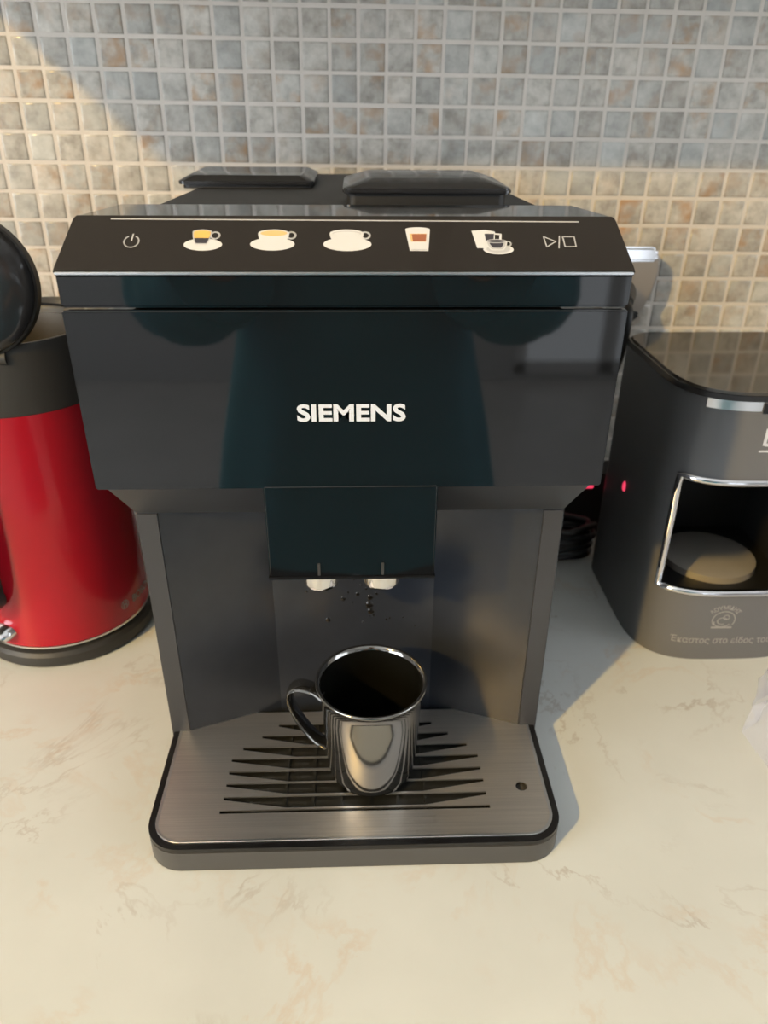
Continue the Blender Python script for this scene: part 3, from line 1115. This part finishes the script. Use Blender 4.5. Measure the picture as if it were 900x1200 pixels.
zl = [0.0, .004, ZO0, ZO1, ZMT]
loops = [loop_at(z) for z in zl]
N = len(loops[0])
i0, i1 = 10, 10 + 24
for r in range(len(zl) - 1):
    n0 = len(shell.v)
    shell.v += loops[r] + loops[r + 1]
    for i in range(N):
        if r == 2 and i0 <= i < i1:
            continue
        j = (i + 1) % N
        shell.f.append((n0 + i, n0 + j, n0 + N + j, n0 + N + i))
        shell.mi.append(0)
n0 = len(shell.v)
shell.v += loops[0]
shell.f.append(tuple(range(n0 + N - 1, n0 - 1, -1)))
shell.mi.append(0)
so_ = shell.build('shell', M['maker_black'], parent=mk, angle=50)
# dark chamber behind the opening
ch = MB()
fl = [on_maker(s, .052, -.001) for s in cells_s]
bk = [(MX + .072, .318, .052), (MX - .072, .318, .052)]
plan = fl + bk
ch.add([(p[0], p[1], .052) for p in plan] + [(p[0], p[1], .195) for p in plan],
       [tuple(range(len(plan)))] + [tuple(range(2 * len(plan) - 1, len(plan) - 1, -1))] +
       [(i, i + 1, len(plan) + i + 1, len(plan) + i) for i in range(24, len(plan) - 1)] +
       [(len(plan) - 1, 0, len(plan), 2 * len(plan) - 1)])
ch.build('chamber', M['matte_black'], parent=mk, smooth=False)
lipm = MB()
for s_a, s_b in zip(cells_s, cells_s[1:]):
    lipm.add([on_maker(s_a, .052, -.001), on_maker(s_b, .052, -.001), on_maker(s_b, ZO0, -.001), on_maker(s_a, ZO0, -.001)], [(0, 1, 2, 3)])
lipm.build('chamber_lip', M['matte_black'], parent=mk)
# chrome frame round the opening
fr = [on_maker(s, ZO1, .0005) for s in cells_s] + [on_maker(SO1, ZO1 + (ZO0 - ZO1) * k / 6, .0005) for k in range(1, 6)] + \
     [on_maker(s, ZO0, .0005) for s in reversed(cells_s)] + [on_maker(SO0, ZO0 + (ZO1 - ZO0) * k / 6, .0005) for k in range(1, 6)]
MB().tube(fr, .0034, 10, closed=True).build('opening_frame', M['chrome'], parent=mk, angle=80)
MB().lathe([(0, .0075), (.041, .0075), (.0445, .0065), (.0450, 0), (0, 0)], (.354, .250, .0520), 56).build('hot_plate', M['plate'], parent=mk, angle=40)
# top: chrome front band, black rim and glass-like lid
band_s = [front_s(.2805) + (front_s(.3195) - front_s(.2805)) * k / 10 for k in range(11)]
bd = MB()
for z_, of in ((ZMT - .0080, .0004), (ZMT - .0003, .0004)):
    bd.v += [on_maker(s, z_, of) for s in band_s]
bd.f += [(i, i + 1, 12 + i, 11 + i) for i in range(10)]
bd.mi += [0] * 10
bd.build('name_band', M['trim_silver'], parent=mk)
sw = [front_s(.3200) + k * .002 for k in range(12)]
bd = MB()
for z_, of in ((ZMT - .0095, .0014), (ZMT - .001, .0014)):
    bd.v += [on_maker(s, z_, of) for s in sw]
bd.f += [(i, i + 1, 13 + i, 12 + i) for i in range(11)]
bd.mi += [0] * 11
bd.build('indicator_window', M['rim_black'], parent=mk)
bd = MB()
for z_, of in ((ZMT - .0080, .0018), (ZMT - .004, .0018)):
    bd.v += [on_maker(s, z_, of) for s in sw[2:8]]
bd.f += [(i, i + 1, 7 + i, 6 + i) for i in range(5)]
bd.mi += [0] * 5
bd.build('indicator_lamp', M['icon_white'], parent=mk)
o1, o2 = mk_outline(-.0012), mk_outline(.0015)
MB().prism(o1, 'z', ZMT, ZMT + .0035, pts2=o2).build('top_rim', M['rim_black'], parent=mk, angle=40)
MB().prism(mk_outline(.003), 'z', ZMT + .0032, ZMT + .0055, pts2=mk_outline(.0045)).build('top_glass', M['maker_glass'], parent=mk, angle=40)
# marks on the front
v, f = text_mesh('Έκαστος στο είδος του', .0094, offset=.0001, align='LEFT')
e0 = front_s(.2905)
MB().add([on_maker(e0 + p[0] * .92, .0188 + p[1], .0003) for p in v], f).build('slogan_lettering', M['print_grey'], parent=so_, smooth=False)
es, ez = front_s(.3335), .0450
em = MB()


def em_ring(rx, rz, w, a0=0, a1=2 * PI, n=28, dx=0, dz=0):
    vv = [on_maker(es + dx + rr * rx / rx * math.cos(a0 + (a1 - a0) * k / n) * 1.0, ez + dz + rr * rz / rx * math.sin(a0 + (a1 - a0) * k / n), .0003)
          for rr in (rx, rx - w) for k in range(n + 1)]
    em.add(vv, [(k, k + 1, n + 2 + k, n + 1 + k) for k in range(n)])


em_ring(.0108, .0098, .0010, -.6, PI + .6)
em_ring(.0050, .0040, .0010, .4, 5.2, dx=-.001, dz=-.001)
em_ring(.0080, .0046, .0011, PI * .9, PI * 1.9, dx=-.001, dz=-.003)
em_ring(.0030, .0028, .0009, dx=.002, dz=.003)
em.add([on_maker(es + a, ez + b, .0003) for a, b in ((-.010, -.0092), (.009, -.0092), (.009, -.0072), (-.010, -.0072))], [(0, 1, 2, 3)])
v, f = text_mesh('ΛΟΥΜΙΔΗΣ', .0062, offset=.0001)
w_ = max(p[0] for p in v) - min(p[0] for p in v)
vv = []
for p in v:
    a = PI / 2 - p[0] / w_ * 2.0
    r = .0125 + p[1]
    vv.append(on_maker(es + r * math.cos(a) * 1.05, ez + r * math.sin(a) * .95, .0003))
em.add(vv, f)
em.build('round_emblem', M['print_grey'], parent=so_, smooth=False)
v, f = text_mesh('beko', .021, offset=.0004, align='LEFT')
e1 = front_s(.3262)
MB().add([on_maker(e1 + p[0], .2165 + p[1], .0003) for p in v], f).add(
    [on_maker(e1 - .001 + a, b, .0003) for a in (0, .012, .024, .036, .044) for b in (.2108, .2126)],
    [(2 * k, 2 * k + 2, 2 * k + 3, 2 * k + 1) for k in range(4)]).build('brand_lettering', M['print_white'], parent=so_, smooth=False)
# red pilot light on the left side
MB().lathe([(0, .0016), (.0024, .0012), (.0034, 0)], (MX - MHW - .0002, .262, .1290), 16,
           ax=(Vector((0, 1, 0)), Vector((0, 0, 1.6)), Vector((-1, 0, 0)))).build('pilot_light', M['red_light'], parent=mk)

# ================================================================== SOCKET, POWER STRIP, CABLES, FILM
sk = thing('wall_socket', (.285, YW, .287), 'brushed steel wall socket box with a chrome top on the tiles', 'socket')
oc = [(.246, .2500), (.2915, .2490), (.3000, .2530), (.3085, .2640), (.3150, .2800), (.3180, .2960), (.3180, .3100), (.3150, .3160), (.246, .3160)]
MB().prism(oc, 'y', .412, YW - .0025).build('box', M['socket_metal'], parent=sk, bevel=0.003, seg=3)
MB().prism([(.246, .3120), (.3125, .3120), (.3135, .3180), (.3115, .3245), (.3060, .3265), (.246, .3265)], 'y', .408, YW - .0025).build('top_band', M['chrome'], parent=sk, bevel=0.0025, seg=3)
MB().prism([(.250, .2460), (.2930, .2460), (.3045, .2575), (.2985, .2620), (.250, .2620)], 'y', .4085, YW - .004).build('lower_cover', M['matte_black'], parent=sk, bevel=0.002)
plug = thing('power_plug', (.272, .41, .28), 'black plug with cable pushed into the steel wall socket', 'plug')
MB().lathe([(0, 0), (.017, 0), (.0185, .004), (.0175, .022), (.010, .036), (.006, .05), (0, .05)], (.272, .4115, .282), 28,
           ax=(Vector((1, 0, 0)), Vector((0, 0, 1)), Vector((0, -1, 0)))).build('body', M['matte_black'], parent=plug)
MB().tube(spline([(.272, .362, .282), (.270, .345, .27), (.268, .352, .22), (.250, .365, .15), (.215, .372, .10), (.182, .38, .03), (.176, .385, .008), (.172, .41, .0045), (.165, .428, .0045)], 8), .0036, 10).build(
    'cord', M['cable'], parent=plug, angle=60)

ps = thing('power_strip', (.262, .405, 0), 'black power strip with a red lit switch against the tiles', 'power strip')
MB().prism(rrect(.195, .335, .388, .430, .008, 4), 'z', 0, .080).build('body', M['matte_black'], parent=ps, bevel=0.002)
MB().box(.2575, .2745, .3850, .3885, .0640, .0790).build('switch', M['red_light'], parent=ps, bevel=0.001)
for k in range(2):
    MB().lathe([(.015, 0), (.018, 0), (.018, .003), (.015, .003)], (.218 + k * .09, .3885, .045), 24, close=True,
               ax=(Vector((1, 0, 0)), Vector((0, 0, 1)), Vector((0, -1, 0)))).build('outlet', M['dark_plastic'], parent=ps)


def coil(cx, cy, n, r, z0, seed, ex=1.3):
    rs_ = random.Random(seed)
    pts = []
    for k in range(n * 10):
        a = 2 * PI * k / 10 + .4
        q_ = r * (1 + rs_.uniform(-.16, .16))
        pts.append((cx + q_ * ex * math.cos(a) + rs_.uniform(-.002, .002), cy + q_ * math.sin(a), z0 + .0048 * (k / 10) + rs_.uniform(0, .003)))
    return spline(pts, 3)


c1 = MB().tube(coil(.233, .345, 8, .020, .0045, 4, 1.5), .0038, 8).build('coiled_cable', M['cable'], root=(.233, .345, 0), angle=60)
tag(c1, 'coiled black mains cable lying behind the coffee machine near the tiles', 'cable')

# clear plastic wrapper at the right edge
fm = MB()
rs = random.Random(5)
nu, nv = 40, 20
C0 = Vector((.417, .034, 0))
for j in range(nv + 1):
    t = j / nv
    for i in range(nu):
        a = 2 * PI * i / nu
        rad = (1 - .55 * t ** 1.8)
        p = Vector((math.cos(a) * .094 * rad, math.sin(a) * .094 * rad, .115 * t))
        d = noise.noise(Vector((p.x * 38, p.y * 38, p.z * 30 + 3))) * .016 + noise.noise(Vector((p.x * 90, p.y * 90, p.z * 80))) * .007
        p = p + Vector((math.cos(a), math.sin(a), 0)) * d + Vector((0, 0, abs(d) * .6 if t > .05 else 0))
        fm.v.append(tuple(C0 + p))
for j in range(nv):
    for i in range(nu):
        i2 = (i + 1) % nu
        fm.f.append((j * nu + i, j * nu + i2, (j + 1) * nu + i2, (j + 1) * nu + i))
        fm.mi.append(0)
fm.f.append(tuple(nv * nu + i for i in range(nu)))
fm.mi.append(0)
fo = fm.build('plastic_bag', M['film'], root=C0, angle=22)
tag(fo, 'crumpled clear plastic bag lying at the right edge of the worktop', 'plastic bag')

# ================================================================== THE PHOTOGRAPHER (seen mirrored in the glossy front)
M['skin'] = pmat('skin', (0.55, 0.33, 0.24), 0.5, var=0.05, vscale=20)
M['teal'] = pmat('teal_cloth', (0.022, 0.25, 0.34), 0.85, bump=0.3, bscale=300, var=0.1, vscale=12)
M['trousers'] = pmat('dark_cloth', (0.02, 0.02, 0.025), 0.9, bump=0.3, bscale=400)
M['hair'] = pmat('dark_hair', (0.03, 0.018, 0.012), 0.5, bump=0.5, bscale=150)
M['eye'] = pmat('eye_white', (0.8, 0.78, 0.75), 0.2)
M['iris'] = pmat('iris', (0.06, 0.035, 0.02), 0.2)
M['lips'] = pmat('lips', (0.45, 0.17, 0.14), 0.4)
PB = Vector((0.0, -0.84, ZF))
pr = thing('person', PB, 'person in a loose teal top holding a phone, mirrored in the machine front', 'person')


def skin_mesh(name, joints, bones, mat, parent, root=0, sub=2):
    """joints: list of (x,y,z,r or (rx,ry)); bones: index pairs. Grown with a Skin modifier, then fixed as a mesh."""
    me = bpy.data.meshes.new(name)
    me.from_pydata([tuple(Vector(j[:3]) - PB) for j in joints], bones, [])
    ob = bpy.data.objects.new(name, me)
    COL.objects.link(ob)
    ob.modifiers.new('skin', 'SKIN')
    if not me.skin_vertices:
        bpy.context.view_layer.objects.active = ob
        ob.select_set(True)
        bpy.ops.mesh.customdata_skin_add()
    for k, j in enumerate(joints):
        r = j[3]
        me.skin_vertices[0].data[k].radius = r if isinstance(r, tuple) else (r, r)
        me.skin_vertices[0].data[k].use_root = (k == root)
    ob.modifiers['skin'].use_smooth_shade = True
    m_ = ob.modifiers.new('sub', 'SUBSURF')
    m_.levels = sub
    m_.render_levels = sub
    dg = bpy.context.evaluated_depsgraph_get()
    res = bpy.data.meshes.new_from_object(ob.evaluated_get(dg))
    bpy.data.objects.remove(ob)
    res.name = name
    res.materials.clear()
    res.materials.append(mat)
    for p in res.polygons:
        p.use_smooth = True
        p.material_index = 0
    o2_ = bpy.data.objects.new(name, res)
    COL.objects.link(o2_)
    o2_.parent = parent
    o2_['_base'] = tuple(PB)
    return o2_


PY = -0.84
SHZ, HPZ = .49, .02
J, Bn = [], []


def jt(x, y, z, r):
    J.append((x, y, z, r))
    return len(J) - 1


pel = jt(0, PY, HPZ, (.15, .105))
wst = jt(0, PY + .005, .19, (.125, .09))
chs = jt(0, PY, .37, (.145, .10))
nkb = jt(0, PY - .005, .50, (.075, .065))
nck = jt(0, PY + .015, .57, .052)
hd0 = jt(0, PY + .03, .64, .058)
Bn += [(pel, wst), (wst, chs), (chs, nkb), (nkb, nck), (nck, hd0)]
WR = []
for s in (-1, 1):
    sh = jt(s * .175, PY, SHZ - .015, .058)
    ua = jt(s * .225, PY + .035, .35, .048)
    el = jt(s * .262, PY + .075, .215, .042)
    fa = jt(s * .175, PY + .185, .275, .038)
    wr = jt(s * .085, PY + .285, .345, .027)
    WR.append(Vector((s * .085, PY + .285, .345)))
    Bn += [(chs, sh), (sh, ua), (ua, el), (el, fa), (fa, wr)]
    hp_ = jt(s * .095, PY, -.07, .092)
    th = jt(s * .10, PY + .01, -.26, .078)
    kn = jt(s * .10, PY + .012, -.44, .056)
    cf = jt(s * .10, PY - .01, -.58, .053)
    an = jt(s * .10, PY - .015, -.815, .037)
    to = jt(s * .11, PY + .10, -.862, .033)
    Bn += [(pel, hp_), (hp_, th), (th, kn), (kn, cf), (cf, an), (an, to)]
body = skin_mesh('body', J, Bn, M['skin'], pr)

# head with a face, tilted down towards the phone
hc = Vector((0, PY + .045, .690))
tilt = Matrix.Rotation(math.radians(-22), 3, 'X')


def head_pt(u, w):
    """u = longitude (0 = face), w = latitude"""
    x, y, z = math.cos(w) * math.sin(u), math.cos(w) * math.cos(u), math.sin(w)
    p = Vector((x * .074, y * .095, z * .118))
    if z < 0:
        p.x *= 1 - .22 * z * z
        p.y *= 1 - .10 * z * z
    fr_ = max(0, math.cos(u)) if abs(u) < PI / 2 else 0
    gx = lambda a, b: math.exp(-((p.x - a) / b) ** 2)
    gz = lambda a, b: math.exp(-((p.z - a) / b) ** 2)
    if fr_ > 0:
        p.y += fr_ * (.022 * gx(0, .010) * gz(-.022, .016) + .012 * gx(0, .008) * gz(.004, .020))       # nose
        p.y -= fr_ * .010 * (gx(-.031, .015) + gx(.031, .015)) * gz(.006, .013)                         # eye sockets
        p.y += fr_ * .005 * gx(0, .05) * gz(.030, .010)                                                 # brow
        p.y += fr_ * (.006 * gx(0, .022) * gz(-.058, .010) + .009 * gx(0, .022) * gz(-.095, .018))      # mouth, chin
    return hc + tilt @ p


hm = MB()
NU, NW = 72, 48
for j in range(1, NW):
    for i in range(NU):
        hm.v.append(tuple(head_pt(-PI + 2 * PI * i / NU, -PI / 2 + PI * j / NW)))
hm.v += [tuple(head_pt(0, -PI / 2)), tuple(head_pt(0, PI / 2))]
for j in range(NW - 2):
    for i in range(NU):
        i2 = (i + 1) % NU
        hm.f.append((j * NU + i, j * NU + i2, (j + 1) * NU + i2, (j + 1) * NU + i))
for i in range(NU):
    i2 = (i + 1) % NU
    hm.f.append((len(hm.v) - 2, i2, i))
    hm.f.append((len(hm.v) - 1, (NW - 2) * NU + i, (NW - 2) * NU + i2))
hm.mi = [0] * len(hm.f)
head = hm.build('head', M['skin'], parent=pr, root=PB, angle=80)
Xa, Ya, Za = tilt @ Vector((1, 0, 0)), tilt @ Vector((0, 1, 0)), tilt @ Vector((0, 0, 1))


def ball(c, r, n=16):
    return [(0 if k in (0, n) else r * math.sin(PI * k / n), -r * math.cos(PI * k / n)) for k in range(n + 1)]


for s in (-1, 1):
    ec = hc + tilt @ Vector((s * .030, .0690, .004))
    e_ = MB().lathe(ball(0, .0125), ec, 20, ax=(Xa, Ya, Za)).build('eye', M['eye'], parent=head, root=PB)
    ic = ec + (Ya - Za * .35).normalized() * .0095
    MB().lathe(ball(0, .0055), ic, 14, ax=(Xa, Ya, Za)).build('iris', M['iris'], parent=head, root=PB)
    ear = [hc + tilt @ Vector((s * (.074 + .006 * math.sin(a)), -.004 + .014 * math.cos(a) - .004, -.005 + .027 * math.sin(a))) for a in [2 * PI * k / 14 for k in range(14)]]
    MB().tube(ear, .006, 8, closed=True).build('ear', M['skin'], parent=head, root=PB, angle=80)
MB().tube([hc + tilt @ Vector((x_, .0895 - x_ * x_ * 9, -.058 + x_ * x_ * 2)) for x_ in (-.024, -.016, -.008, 0, .008, .016, .024)], [.002, .0045, .0058, .0055, .0058, .0045, .002], 8).build(
    'mouth', M['lips'], parent=head, root=PB, angle=80)
hr = MB()
for j in range(25):
    w = PI / 2 - j / 24 * (PI / 2 + .55)
    for i in range(48):
        u = -PI + 2 * PI * i / 48
        ww = w
        lim = .42 if abs(u) < .9 else (-.1 if abs(u) < 1.5 else -1.2)
        ww = max(w, lim + .06 * math.sin(9 * u))
        p = head_pt(PI if False else u, ww)
        d_ = (p - hc).normalized()
        hr.v.append(tuple(p + d_ * (.013 + .004 * math.sin(14 * u + 2 * ww))))
for j in range(24):
    for i in range(48):
        i2 = (i + 1) % 48
        hr.f.append((j * 48 + i, j * 48 + i2, (j + 1) * 48 + i2, (j + 1) * 48 + i))
hr.mi = [0] * len(hr.f)
hr.build('hair', M['hair'], parent=pr, root=PB, angle=80)

# loose top flaring towards the hem, with wide sleeves
tp_ = MB()
secs = [(.505, .085, .075, .0), (.495, .135, .085, 0), (.47, .185, .098, 0), (.42, .178, .115, 0), (.33, .168, .122, 0), (.20, .175, .120, 0), (.08, .198, .132, 0), (-.05, .225, .145, 0), (-.18, .246, .156, 0), (-.24, .252, .160, 0), (-.24, .246, .154, 0), (-.10, .222, .140, 0)]
NS = 64
for z, rx, ry, _ in secs:
    for k in range(NS):
        a = 2 * PI * k / NS
        fold = 1 + .030 * math.sin(9 * a + 1.3) * max(0, min(1, (.25 - z) / .4))
        tp_.v.append((rx * fold * math.cos(a), PY + ry * fold * math.sin(a), z))
for r in range(len(secs) - 1):
    for k in range(NS):
        k2 = (k + 1) % NS
        tp_.f.append((r * NS + k, r * NS + k2, (r + 1) * NS + k2, (r + 1) * NS + k))
tp_.mi = [0] * len(tp_.f)
top = tp_.build('top', M['teal'], parent=pr, root=PB, angle=80)
for s in (-1, 1):
    path = spline([(s * .13, PY, SHZ - .035), (s * .185, PY + .005, SHZ - .04), (s * .228, PY + .035, .35), (s * .262, PY + .07, .235), (s * .235, PY + .115, .215), (s * .175, PY + .185, .262)], 5)
    n_ = len(path)
    MB().tube(path, [.066 + .016 * (k / n_) + .003 * math.sin(k * 1.9) for k in range(n_)], 24).build('sleeve', M['teal'], parent=pr, root=PB, angle=80)
    lg = spline([(s * .095, PY, -.02), (s * .10, PY + .008, -.26), (s * .10, PY + .010, -.44), (s * .10, PY - .01, -.60), (s * .10, PY - .015, -.84)], 5)
    n_ = len(lg)
    MB().tube(lg, [.108 - .040 * (k / n_) for k in range(n_)], 24).build('trouser_leg', M['trousers'], parent=pr, root=PB, angle=80)
    sh_ = [(s * .10, PY - .06, -.872), (s * .10, PY - .03, -.866), (s * .105, PY + .04, -.868), (s * .11, PY + .10, -.874), (s * .113, PY + .145, -.880)]
    MB().tube(spline(sh_, 4), [.026 + .016 * math.sin(PI * min(1, k / 13)) for k in range(17)], 16, flat=(1.1, .62)).build('shoe', M['trousers'], parent=pr, root=PB, angle=80)

# the phone and the two hands closed on its sides
ph = thing('phone', (0, -.525, .33), 'black phone held upright by the person in teal', 'phone')
pc = Vector((0, -.525, .405))
pmb = MB()
rr_ = rrect(-.037, .037, -.078, .078, .009, 5)
vv = []
for d_ in (-.004, .004):
    vv += [tuple(pc + Vector((1, 0, 0)) * x_ + upv * z_ + fwd * d_) for x_, z_ in rr_]
n_ = len(rr_)
pmb.add(vv, [tuple(range(n_)), tuple(range(2 * n_ - 1, n_ - 1, -1))] + [(i, (i + 1) % n_, n_ + (i + 1) % n_, n_ + i) for i in range(n_)])
pmb.build('body', M['gloss_black'], parent=ph, bevel=.0015)
for k, (x_, z_) in enumerate(((-.02, .06), (-.02, .04), (-.004, .05))):
    MB().lathe([(0, .0062), (.006, .0060), (.0075, .0042), (.0075, .003), (0, .003)], pc + Vector((x_, 0, 0)) + upv * z_, 20, ax=(Vector((1, 0, 0)), -upv, fwd)).build('lens', M['lid_gloss'], parent=ph)
hands = []
for s in (-1, 1):
    w0 = WR[0 if s < 0 else 1]

    def L(a, b, c_):
        """a outwards from the phone's side, b up along it, c towards the lens side"""
        p = pc + Vector((s, 0, 0)) * (.037 + a) + upv * b + fwd * c_
        return (p.x, p.y, p.z)
    HJ, HB = [], []

    def hj(p, r):
        HJ.append((*p, r))
        return len(HJ) - 1
    wrv = hj(tuple(w0), .026)
    pm1 = hj(L(.036, -.052, -.010), (.026, .020))
    pm2 = hj(L(.034, -.018, -.002), (.028, .018))
    HB += [(wrv, pm1), (pm1, pm2)]
    for q, (b_, ln_) in enumerate(((.016, 1.0), (-.004, 1.06), (-.023, 1.0), (-.041, .86))):      # four fingers round the back
        k1 = hj(L(.026, b_, .014), .0092)
        k2 = hj(L(.010, b_ + .003, .022), .0085)
        k3 = hj(L(.010 - .022 * ln_, b_ + .005, .0155), .0078)
        k4 = hj(L(.010 - .040 * ln_, b_ + .006, .0125), .0066)
        HB += [(pm2 if q < 2 else pm1, k1), (k1, k2), (k2, k3), (k3, k4)]
    t1 = hj(L(.022, -.030, -.020), .0115)
    t2 = hj(L(.008, -.008, -.020), .0098)
    t3 = hj(L(-.010, .014, -.0135), .0082)
    HB += [(pm1, t1), (t1, t2), (t2, t3)]
    hands.append(skin_mesh('hand', HJ, HB, M['skin'], pr))
# grow body, head and hands together into one continuous skin
bmj = bmesh.new()
for ob_ in [body, head] + hands:
    bmj.from_mesh(ob_.data)
mj = bpy.data.meshes.new('body')
bmj.to_mesh(mj)
bmj.free()
oj = bpy.data.objects.new('body_join', mj)
COL.objects.link(oj)
rm = oj.modifiers.new('remesh', 'REMESH')
rm.mode = 'VOXEL'
rm.voxel_size = 0.004
sm_ = oj.modifiers.new('smooth', 'SMOOTH')
sm_.factor = 0.5
sm_.iterations = 2
mj2 = bpy.data.meshes.new_from_object(oj.evaluated_get(bpy.context.evaluated_depsgraph_get()))
bpy.data.objects.remove(oj)
for p in mj2.polygons:
    p.use_smooth = True
    p.material_index = 0
mj2.materials.clear()
mj2.materials.append(M['skin'])
body.data = mj2
for ch_ in list(head.children):
    ch_.parent = body
for ob_ in [head] + hands:
    bpy.data.objects.remove(ob_)


for o in bpy.data.objects:
    if '_base' in o:
        del o['_base']
